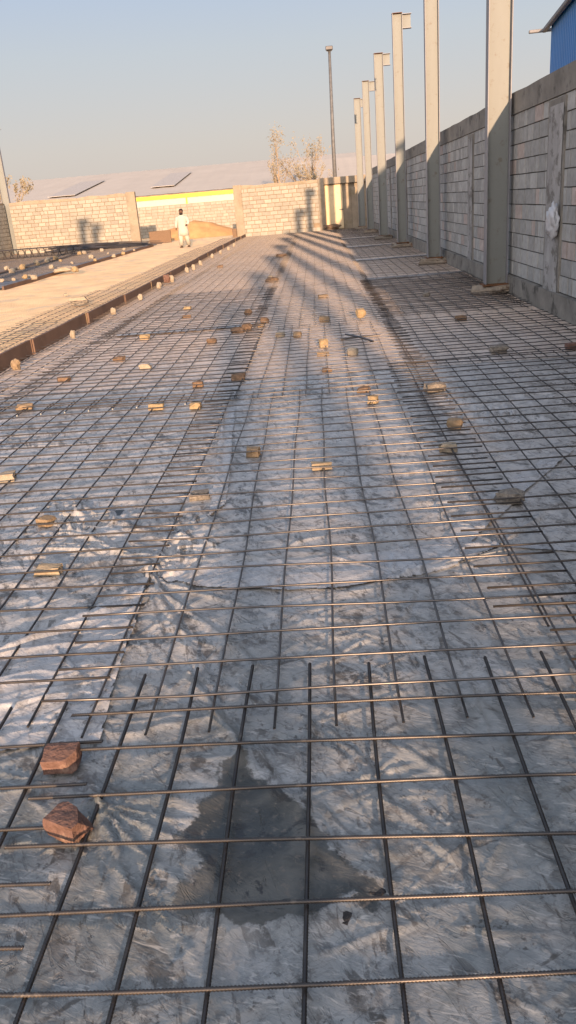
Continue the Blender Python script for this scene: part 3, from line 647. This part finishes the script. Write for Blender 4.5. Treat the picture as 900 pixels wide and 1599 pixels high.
def rough_top(name, parent, L, z0, hgt, th, m, n=80, amp=.04, y0=0., x0=0.):
    V = []
    for i in range(n+1):
        x = x0+(L-x0)*i/n; hh = hgt+amp*(mnoise.noise(Vector((x*1.2, z0, L)))+.4*mnoise.noise(Vector((x*6, z0, L))))
        V += [(x, y0, z0), (x, y0, z0+hh), (x, y0+th, z0+hh), (x, y0+th, z0)]
    Fq = []
    for i in range(n):
        b0 = i*4
        for k in range(4): Fq.append((b0+k, b0+(k+1) % 4, b0+4+(k+1) % 4, b0+4+k)[::-1])
    Fq.append((0, 1, 2, 3)); Fq.append((n*4+3, n*4+2, n*4+1, n*4))
    return mesh_np(name, V, Fq, m, parent=parent)
# right wall: local x runs from far (y=46) to near, facing -x.  rz=-90deg: local x -> -y, local -y -> -x
rw = empty('boundary_wall', (3.06, 46.2, 0), 'long grey block wall in shade along the right side with steel columns', 'wall', rz=-math.pi/2)
Lw = 92.0
MB().box((Lw/2, .10+.002, 1.27), (Lw, .2, 2.44)).build('core', M['mortar_grey'], rw)
blocks('blockwork', rw, 41.5, .30, 11, .208, .33, M['block_grey'], irregular=.35, joint=.012, vj=.034, tintv=.17, pink=.07, depth=.012)
rough_top('top_beam', rw, Lw, 2.588, .29, .24, M['beam_con'], n=300, amp=.014, y0=-.03)
MB().box((Lw/2, .08, .12), (Lw, .30, .34), bev=.0).build('bottom_beam', M['beam_con'], rw)
for i, yp in enumerate([10.95, 16.75, 22.6, 28.4, 34.2, 40.0]):
    xl = 46.2-yp; wd = .62 if i == 0 else .46
    pm = bmesh.new(); bmesh.ops.create_grid(pm, x_segments=6, y_segments=40, size=.5)
    for v in pm.verts:
        e = abs(v.co.x) > .49; x, z = v.co.x*wd, (v.co.y+.5)*2.35+.14
        x += (.018*mnoise.noise(Vector((z*4, i*3, v.co.x*8))) if e else 0)
        v.co = Vector((xl+x, -.038-(0 if e else .006+.008*mnoise.noise(Vector((x*9, z*3, i)))), z))
    pm.normal_update()
    for f in pm.faces:
        if f.normal.y > 0: f.normal_flip()
    me = bpy.data.meshes.new('pillar'); pm.to_mesh(me); pm.free(); me.materials.append(M['plaster']); link(bpy.data.objects.new('pillar', me), rw)
    MB().box((xl, -.016, 1.35), (wd+.10, .03, 2.42)).build('pillar_core', M['beam_con'], rw)
bag = MB(); bmesh.ops.create_icosphere(bag.bm, subdivisions=4, radius=1)
for v in bag.bm.verts:
    c = v.co.copy(); f = 1+.38*mnoise.noise(c*1.6)+.22*mnoise.noise(c*4)+.10*mnoise.noise(c*10)
    v.co = Vector((c.x*.07, c.y*.15, c.z*.19))*f
o = bag.build('plastic_bag', M['bag'], smooth=True, loc=(2.97, 10.72, 1.17)); tag(o, 'crumpled white plastic bag stuck on the nearest plaster strip', 'plastic bag')

# end wall, right piece (faces the viewer)
def end_wall(name, x0, x1, y, h, label, m='block_tan', mo='mortar_tan', be='beam_tan', top=.16, nc=None, bl=.42, holes=(), pil=(), amp=.05, ty=.12):
    w_ = empty(name, (x0, y, 0), label, 'wall'); L = x1-x0; nc = nc or int((h-top)/.2); ch = (h-top)/nc
    MB().box((L/2, .1+.002, (h-top)/2), (L, .2, h-top)).build('core', M[mo], w_)
    blocks('blockwork', w_, L, 0, nc, ch, bl, M[m], irregular=.1, joint=.024, tintv=.14, holes=holes, depth=.03)
    rough_top('top_beam', w_, L, h-top, top, .22, M[be], n=int(L*6), amp=amp, y0=-.02)
    for px_, pw in pil: MB().box((px_, .06, h/2+.02), (pw, .32, h+.06), bev=.01).build('pillar', M['beam_tan'], w_)
    return w_
ew = end_wall('boundary_wall', -4.35, .50, 46.3, 2.62, 'sunlit block wall closing the far end, right of the gap', pil=[(.22, .44), (4.75, .3)], holes=[(4.2, 4.6, 1, 1)])
# doorway piece
dw = empty('doorway_wall', (.52, 46.55, 0), 'patched wall piece with a cream blocked doorway in the far corner', 'wall')
MB().box((1.2, .12, 1.28), (2.5, .2, 2.56)).build('wall', M['beam_tan'], dw)
MB().box((.55, -.02, 1.16), (.95, .06, 2.26), bev=.01).build('door', M['cream'], dw)
MB().box((1.75, -.06, 1.05), (.5, .14, 2.1), bev=.01).build('pier', M['beam_tan'], dw)
MB().box((1.2, -.04, 2.5), (2.5, .3, .34), bev=.01).build('lintel', M['beam_tan'], dw)
MB().box((.92, -.075, 1.02), (.22, .03, .05), rz=0).build('handle', M['lamp'], dw)
rock('rubble_heap', Vector((.85, 45.9, 0)), (.75, .5, .24), M['s_brown'], 'dark rubble heap at the foot of the cream doorway', cat='rubble', boxy=.3, rough=.4)
# end wall, left piece
_sx = g(17, 397, .05).x*47.6/g(17, 397, .05).y-.05
end_wall('boundary_wall', -17.2, -10.05, 47.6, 2.78, 'sunlit block wall closing the far end, left of the gap', pil=[(6.95, .5)], amp=.06)
sw = empty('boundary_wall', (_sx, 12, 0), 'block wall returning from the corner at the left edge of the photo', 'wall', rz=math.pi/2)
MB().box((17.8, -.1, 1.4), (35.6, .2, 2.8)).build('core', M['mortar_tan'], sw)
w2 = blocks('blockwork', sw, 35.6, 0, 13, .208, .42, M['block_tan'], irregular=.1, joint=.02, y_from=20)
w2.rotation_euler = (0, 0, 0); w2.location = (0, -.2, 0)
rw2 = empty('boundary_wall', (-20, 60, 0), 'tan block wall across the street behind the sand heap', 'wall')
MB().box((11, .1, 1.02), (22, .2, 2.04)).build('core', M['mortar_tan'], rw2)
blocks('blockwork', rw2, 22, 0, 10, .204, .42, M['block_tan'], irregular=.1, joint=.02)
hb = empty('hoarding', (-20, 60.1, 2.06), 'white fascia band with yellow top rail above the street wall', 'fascia')
for i in range(4): MB().box((2.75+i*5.5, .05, .21), (5.47, .08, .42)).build('white_panel', M['white'], hb)
MB().box((11, .03, .54), (22, .2, .24), bev=.01).build('yellow_rail', M['yellow'], hb)
for i in range(5): MB().box((.0+5.5*i-.0, -.02, .21), (.10, .08, .44)).build('yellow_post', M['yellow'], hb)
lw = empty('low_wall', (-8.95, 48.0, 0), 'low dark brown slab standing in the gap beside the left wall end', 'low wall')
MB().box((0, 0, .32), (1.25, .12, .66), bev=.01).build('slab', M['s_brown'], lw)
rb = MB(); rb.box((0,0,.25),(.24,.2,.5), bev=.02); o = rb.build('stone_post', M['s_brown'], loc=(-4.45, 45.9, 0)); tag(o, 'short dark post stub at the left foot of the right end wall', 'post')

# sand heap
xs_ = steps(-3.4, 3.4, .12); ys_ = steps(-2.2, 2.2, .12); X, Y = np.meshgrid(xs_, ys_)
R1 = np.sqrt((X/3.1)**2+(Y/2.0)**2); Z = 1.15*np.clip(1-R1, 0, 1)**.8*(1+.35*(fbm(X*.9, Y*.9, 4, 4)-.45))+.09*(fbm(X*3, Y*3, 3, 5)-.4)-.05
nx, ny = len(xs_), len(ys_); idx = np.arange(nx*ny).reshape(ny, nx)
Fq = np.stack([idx[:-1, :-1], idx[:-1, 1:], idx[1:, 1:], idx[1:, :-1]], -1).reshape(-1, 4)
o = mesh_np('sand_heap', np.stack([X, Y, Z], -1).reshape(-1, 3), Fq, M['sandpile'], smooth=True, loc=(-7.6, 53, 0)); tag(o, 'orange sand heap in the gap behind the walking man', 'sand heap')

# ---------------------------------------------------------------- columns
def column(x, y, wd, hh, label, group='steel columns along the right wall', plinth=True, br=True, z=.17, plab=None, rz=0):
    t = empty('steel_column', (x, y, z), label, 'column', group, rz=rz); dp = .20
    MB().box((wd/2, 0, hh/2), (wd-.03, .010, hh)).build('web', M['column'], t)
    for s in (0, 1): MB().box((wd*s+(.007 if s == 0 else -.007), 0, hh/2), (.014, dp, hh), bev=.002).build('flange', M['flange'], t)
    MB().box((wd/2, 0, -.012), (wd+.10, dp+.14, .022), bev=.003).build('base_plate', M['rust'], t)
    MB().box((wd/2, 0, hh+.006), (wd+.01, dp+.01, .012)).build('cap_plate', M['rust'], t)
    if br:
        MB().box((wd+.002+.12, 0, hh-.21), (.24, .010, .34)).build('bracket_web', M['column'], t)
        MB().box((wd+.002+.13, 0, hh-.03), (.26, dp*.9, .014)).box((wd+.132, 0, hh-.385), (.26, dp*.9, .014)).build('bracket_flange', M['flange'], t)
    if plinth:
        rock('plinth', Vector((x+wd/2-.02, y-.02, 0)), (.62, .36, .145), M['s_plinth'] if plab[1] == 0 else M['s_dark'], plab[0], 'concrete plinths under the steel columns', cat='plinth', boxy=.9, rough=.2, rz=random.uniform(-.06, .06), tilt=1)
    return t
cols = [(2.64, 13.30, .345, 'nearest steel column on the right, cut by the top of the photo', 'rough plinth under the nearest steel column'),
        (2.57, 19.68, .30, 'second steel column from the viewer, cut by the top of the photo', 'long pale plinth under the second steel column'),
        (2.55, 26.60, .29, 'third steel column, first whose bracketed top shows', 'plinth under the third steel column'),
        (2.41, 32.20, .32, 'fourth steel column from the viewer', 'dark plinth under the fourth steel column'),
        (2.35, 38.60, .29, 'fifth steel column from the viewer', 'plinth under the fifth steel column'),
        (2.22, 43.60, .32, 'farthest and shortest looking steel column by the end wall', 'plinth under the farthest steel column')]
for i, (x, y, wd, lab, pl) in enumerate(cols): column(x, y, wd, (6.5, 6.4, 6.25, 6.09, 6.01, 5.88)[i], lab, plab=(pl, 1 if i == 3 else 0))
for i in range(6):
    column(2.68, 6.95-6.4*i, .32, 6.5, 'steel column of the same row standing behind or beside the viewer', group='steel columns outside the photo', plinth=False, z=.05)
_c = g(20, 397, .05); column(_c.x, _c.y, .42, 6.9, 'steel column at the left edge of the photo by the wall corner', group='steel columns along the left side', plinth=False, z=.03)
for i in range(2): column(-8.5+i*.9, 4-i*2.0, .42, 8.8, 'unseen tall column added left of the viewer to shadow the left end wall', group='steel columns outside the photo', plinth=False, z=.03)  # added out of view to throw soft shadows on the left end wall

# ---------------------------------------------------------------- stirrup cage on the left slab
cg = empty('rebar_cage', (-17.2, 40.2, .07), 'row of black wire stirrups lying on the far left slab', 'rebar cage')
for i in range(17):
    x = .1+i*.34; pts = [(x+.16*math.sin(a)*.9, .05*math.sin(a*2), .20+.22*math.cos(a)) for a in np.linspace(.5, 5.6, 12)]
    MB().tube(pts, .022, 5).build('stirrup', M['steel_bar'], cg)
for (yy_, zz) in [(0, .42), (.1, .02), (-.1, .40)]: MB().tube([(-.2, yy_, zz), (3, yy_, zz+.02), (6.2, yy_, zz)], .02, 5).build('long_bar', M['steel_bar'], cg)
hp = MB()
for i in range(90):
    a = random.uniform(-.12, .12); L_ = random.uniform(2.5, 4.5); x = random.uniform(0, 2.2); y = random.uniform(-.6, .6); z = .05+.28*random.random()*(1-abs(y)/.7)
    hp.tube([(x, y, z), (x+L_*.5, y+a*L_*.5, z+.05), (x+L_, y+a*L_, max(.03, z-.08))], .016, 4)
o = hp.build('rebar_pile', M['steel_bar'], loc=(-14.6, 43.9, .06)); tag(o, 'dark heap of loose reinforcing bars below the left end wall', 'rebar pile')

# ---------------------------------------------------------------- blue shed behind the wall
bs = empty('blue_shed', (8.3, 31.0, 0), 'blue corrugated shed rising behind the right wall at the upper right corner', 'building', rz=-math.atan(.12))
# local: +x right, -y toward viewer; long side wall faces -x
Ls, Hs, Wd = 26.0, 6.45, 14.0
V = []; Fq = []; n = int(Ls/.08)
for i in range(n+1):
    y = -i*Ls/n; x = [-.0, -.03, -.03, 0][i % 4]; V += [(x, y, 0), (x, y, Hs)]
for i in range(n): Fq.append((i*2, i*2+1, i*2+3, i*2+2))
mesh_np('side_wall', V, Fq, M['blue'], parent=bs)
V = []; Fq = []; n = int(Wd/.08)
for e, yy_ in enumerate((0, -Ls)):
    b0 = len(V)
    for i in range(n+1):
        x = i*Wd/n; y = yy_+[0, .03, .03, 0][i % 4]*(1 if e == 0 else -1); V += [(x, y, 0), (x, y, Hs+min(x, Wd-x)*.18)]
    for i in range(n): Fq.append((b0+i*2, b0+i*2+1, b0+i*2+3, b0+i*2+2))
mesh_np('gable_wall', V, Fq, M['blue'], parent=bs)
rf = MB()
for s in (0, 1):
    xa, xb = (-.12, Wd/2) if s == 0 else (Wd+.12, Wd/2)
    za, zb = Hs+.0, Hs+Wd/2*.18+.03
    rf.loft([[(xa, .15, za), (xb, .15, zb), (xb, .15, zb+.05), (xa, .15, za+.05)], [(xa, -Ls-.15, za), (xb, -Ls-.15, zb), (xb, -Ls-.15, zb+.05), (xa, -Ls-.15, za+.05)]])
rf.build('roof', M['blue'], bs)
MB().box((-.17, -Ls/2+.15, Hs-.06), (.14, Ls+.8, .13), bev=.02).build('gutter', M['gutter'], bs)
MB().box((-.27, .42, Hs-.07), (.85, .16, .10), bev=.02).build('gutter_spout', M['gutter'], bs)

# ---------------------------------------------------------------- far sheds
def shed(x0, x1, y0, y1, ze, zr, label, sky_=(), rib=None):
    t = empty('warehouse', (x0, y0, 0), label, 'building'); W2 = x1-x0; D = y1-y0
    MB().box((W2/2, D/2, ze/2), (W2-.4, D-.4, ze)).build('wall', M['beam_tan'], t)
    n = int(W2/(rib or 1.5)); V = []; Fq = []
    for i in range(n*2+1):
        x = W2*i/(n*2); dz = .03 if i % 2 else 0
        V += [(x, 0, ze+dz), (x, D/2, zr+dz), (x, D, ze+dz)]
    for i in range(n*2): Fq += [(i*3, i*3+3, i*3+4, i*3+1), (i*3+1, i*3+4, i*3+5, i*3+2)]
    mesh_np('roof', V, Fq, M['roof'], parent=t)
    for sx, sw_, s0, s1 in sky_:
        f = lambda s: ze+(zr-ze)*s*2+.16
        MB().loft([[(sx, D*s0, f(s0)), (sx+sw_, D*s0, f(s0)), (sx+sw_, D*s0, f(s0)+.04), (sx, D*s0, f(s0)+.04)], [(sx, D*s1, f(s1)), (sx+sw_, D*s1, f(s1)), (sx+sw_, D*s1, f(s1)+.04), (sx, D*s1, f(s1)+.04)]]).build('skylight', M['skylight'], t)
    return t
shed(-40, 6, 86, 146, 3.3, 7.0, 'long low warehouse with dusty pale roof beyond the street', sky_=[(11.5, 3.0, .08, .32), (22.5, 2.6, .10, .34)])
shed(-1.5, 30, 76, 100, 3.2, 5.3, 'smaller ribbed roof shed behind the light pole', rib=.9)

# ---------------------------------------------------------------- light pole
lp = empty('light_pole', (1.48, 58, 0), 'tall slim floodlight mast rising behind the end wall', 'light pole')
MB().tube([(0, 0, 0), (0, 0, 5), (.06, 0, 10.4)], [.15, .12, .085], 10).build('pole', M['pole'], lp, smooth=True)
MB().box((.05, 0, 10.38), (.34, .08, .08)).build('cross_arm', M['lamp'], lp)
MB().box((.05, -.12, 10.50), (.46, .30, .22), bev=.03).build('floodlight', M['lamp'], lp)

# ---------------------------------------------------------------- trees
def tree(loc, hgt, spread, label, leaf, nleaf=900, ls=.12, seed=1, trunkfrac=.25, group='sparse trees beyond the walls', stems=1):
    t = empty('tree', loc, label, 'tree', group); rs = random.Random(seed); wd = MB(); tips = []
    def grow(p, d, L_, r, dep):
        q = p; pts = [p]; rad = [r]; n_ = 4
        for i in range(n_):
            d = (d+Vector((rs.uniform(-.16, .16), rs.uniform(-.16, .16), .04))).normalized(); q = q+d*L_/n_; pts.append(q); rad.append(r*(1-.55*(i+1)/n_))
            if dep <= 2: tips.append(q)
        wd.tube(pts, rad, 5 if dep > 2 else 3)
        if dep == 0: return
        for k in range(3 if dep > 1 else 2):
            a = rs.uniform(0, 6.28); e = rs.uniform(.35, .75)*spread
            side = Vector((math.cos(a), math.sin(a), 0)); nd = (d+side*e).normalized(); f = rs.uniform(.4, 1)
            i = min(n_, max(1, int(f*n_))); grow(pts[i], nd, L_*rs.uniform(.55, .8), rad[i]*.62, dep-1)
    for s in range(stems):
        dx = (s-(stems-1)/2)*.9; grow(Vector((dx*.4, 0, 0)), Vector((dx*.12, 0, 1)), hgt*.42, hgt*.016, 4)
    mx = max(p.z for p in tips); k = hgt/mx
    bmesh.ops.scale(wd.bm, vec=(k, k, k), verts=wd.bm.verts)
    wd.build('trunk', M['bark'], t)
    V = []; Fq = []
    for i in range(nleaf):
        p = rs.choice(tips)*k+Vector((rs.gauss(0, .13), rs.gauss(0, .13), rs.gauss(0, .13)))*hgt/7
        a = Vector((rs.gauss(0, 1), rs.gauss(0, 1), rs.gauss(0, 1))).normalized(); b_ = a.orthogonal().normalized(); s_ = ls*rs.uniform(.5, 1.2)
        b0 = len(V); V += [p-a*s_-b_*s_*.35, p+a*s_-b_*s_*.3, p+a*s_*.8+b_*s_*.35, p-a*s_*.8+b_*s_*.3]; Fq.append((b0, b0+1, b0+2, b0+3))
    mesh_np('crown', [tuple(v) for v in V], Fq, M[leaf], parent=t)
tree((-2.4, 70, 0), 7.5, .55, 'left and tallest of three thin bare trees behind the end wall', 'leaf_dry', 650, .09, 3)
tree((-.4, 71, 0), 7.0, .7, 'middle thin bare tree behind the end wall', 'leaf_dry', 650, .09, 5, stems=2)
tree((1.0, 69.5, 0), 5.6, .8, 'right and lowest thin tree beside the floodlight mast', 'leaf_dry', 600, .09, 8)
tree((-21.6, 60, 0), 5.0, .9, 'small dusty tree behind the wall at the left edge of the photo', 'leaf_dry', 900, .10, 6)

# ---------------------------------------------------------------- person
pe = empty('person', (-6.36, 40.2, -.02), 'man in cream long shirt and trousers walking on the sand road', 'person')
def skin_mesh(name, pts, edges, rad, m, parent, sub=2):
    me = bpy.data.meshes.new(name); me.from_pydata(pts, edges, []); me.materials.append(m)
    o = bpy.data.objects.new(name, me); link(o, parent)
    sk = o.modifiers.new('skin', 'SKIN'); sk.use_smooth_shade = True
    for i, r in enumerate(rad):
        me.skin_vertices[0].data[i].radius = (r, r) if not isinstance(r, tuple) else r
    me.skin_vertices[0].data[0].use_root = True
    s = o.modifiers.new('sub', 'SUBSURF'); s.levels = sub; s.render_levels = sub
    return o
def sv(o):
    if not o.data.skin_vertices: pass
bm_pts = [(0, 0, .86), (0, 0, 1.06), (0, 0, 1.26), (0, -.01, 1.38), (0, -.015, 1.455), (0, -.02, 1.53), (0, -.01, 1.62),
          (-.09, 0, .82), (-.12, -.05, .46), (-.13, -.02, .07), (-.13, -.13, .03), (.09, 0, .82), (.13, .03, .46), (.16, .10, .07), (.16, -.02, .03),
          (-.17, 0, 1.34), (-.24, 0, 1.08), (-.26, -.06, .86), (-.265, -.09, .77), (.17, 0, 1.34), (.25, -.01, 1.10), (.20, -.17, .98), (.15, -.23, .96)]
bm_e = [(0, 1), (1, 2), (2, 3), (3, 4), (4, 5), (5, 6), (0, 7), (7, 8), (8, 9), (9, 10), (0, 11), (11, 12), (12, 13), (13, 14), (2, 15), (15, 16), (16, 17), (17, 18), (2, 19), (19, 20), (20, 21), (21, 22)]
bm_r = [.13, .11, .13, .055, .055, .095, .085, .085, .055, .038, .035, .085, .055, .038, .035, .055, .042, .028, .035, .055, .042, .028, .035]
me = bpy.data.meshes.new('body'); me.from_pydata(bm_pts, bm_e, [])
ob = bpy.data.objects.new('body', me); me.materials.append(M['skin']); link(ob, pe)
sk = ob.modifiers.new('skin', 'SKIN'); sk.use_smooth_shade = True
lay = me.skin_vertices[0].data if me.skin_vertices else None
if lay:
    for i, r in enumerate(bm_r): lay[i].radius = (r, r)
    lay[0].use_root = True
ob.modifiers.new('sub', 'SUBSURF').levels = 1
def ring(cx, cy, z, rx, ry, n=14, wob=0): return [(cx+(rx+wob*math.sin(5*a))*math.cos(a), cy+(ry+wob*math.cos(4*a))*math.sin(a), z) for a in [2*math.pi*k/n for k in range(n)]]
ku = MB().loft([ring(.01, 0, .52, .235, .17, wob=.015), ring(.01, 0, .70, .22, .16, wob=.01), ring(0, 0, .90, .20, .15), ring(0, 0, 1.08, .19, .14), ring(0, 0, 1.25, .205, .14), ring(0, 0, 1.35, .19, .12), ring(0, 0, 1.41, .11, .085), ring(0, -.005, 1.44, .07, .07)])
ku.tube([(-.15, 0, 1.34), (-.215, 0, 1.22), (-.25, 0, 1.07), (-.265, -.05, .88)], [.085, .075, .068, .062], 10)
ku.tube([(.15, 0, 1.34), (.225, 0, 1.22), (.26, -.01, 1.09), (.215, -.15, 1.0)], [.085, .075, .068, .062], 10)
ku.build('long_shirt', M['cloth'], pe, smooth=True)
tr = MB().tube([(-.08, 0, .80), (-.11, -.03, .48), (-.13, -.02, .10)], [.12, .10, .085], 12).tube([(.08, 0, .80), (.125, .02, .48), (.16, .10, .10)], [.12, .10, .085], 12)
tr.build('trousers', M['cloth'], pe, smooth=True)
hd = MB(); bmesh.ops.create_icosphere(hd.bm, subdivisions=3, radius=1)
for v in hd.bm.verts: v.co = Vector((v.co.x*.088, v.co.y*.10+.012, v.co.z*.10+1.60))
hd.build('hair', M['hair'], pe, smooth=True)
fc = MB(); bmesh.ops.create_icosphere(fc.bm, subdivisions=3, radius=1)
for v in fc.bm.verts: v.co = Vector((v.co.x*.070, v.co.y*.05-.062, v.co.z*.075+1.565))
fc.tube([(0, -.108, 1.585), (0, -.128, 1.555), (0, -.112, 1.545)], [.010, .017, .010], 6)
fc.build('face', M['skin'], pe, smooth=True)
bd = MB(); bmesh.ops.create_icosphere(bd.bm, subdivisions=3, radius=1)
for v in bd.bm.verts: v.co = Vector((v.co.x*.075, v.co.y*.06-.055, v.co.z*.065+1.475))
bd.build('beard', M['hair'], pe, smooth=True)
for s, (x, y) in enumerate([(-.13, -.07), (.16, .05)]): MB().box((x, y, .03), (.10, .26, .06), bev=.02).build('sandal', M['shoe'], pe)

# ---------------------------------------------------------------- behind the viewer: unseen wall and trees added to shade the floor
shade_wall = empty('boundary_wall', (-14, -14.0, 0), 'unseen low wall added behind the viewer to shade the foreground', 'wall')  # added blocker, out of view, keeps sun off the near film
MB().box((8.5, 0, 1.25), (17, .2, 2.50)).build('core', M['mortar_grey'], shade_wall)
tree((-1.2, -24, 0), 6.4, .8, 'unseen leafy tree added behind the viewer to dapple the floor', 'leaf_olive', 900, .13, 21, group='unseen trees added for dapple', stems=2)  # added out of view for leaf dapple on the floor
tree((-4.6, -27, 0), 6.0, .8, 'second unseen leafy tree added for dapple, farther left', 'leaf_olive', 900, .13, 22, group='unseen trees added for dapple', stems=2)

pe.scale = (1.16, 1.1, 1.03)
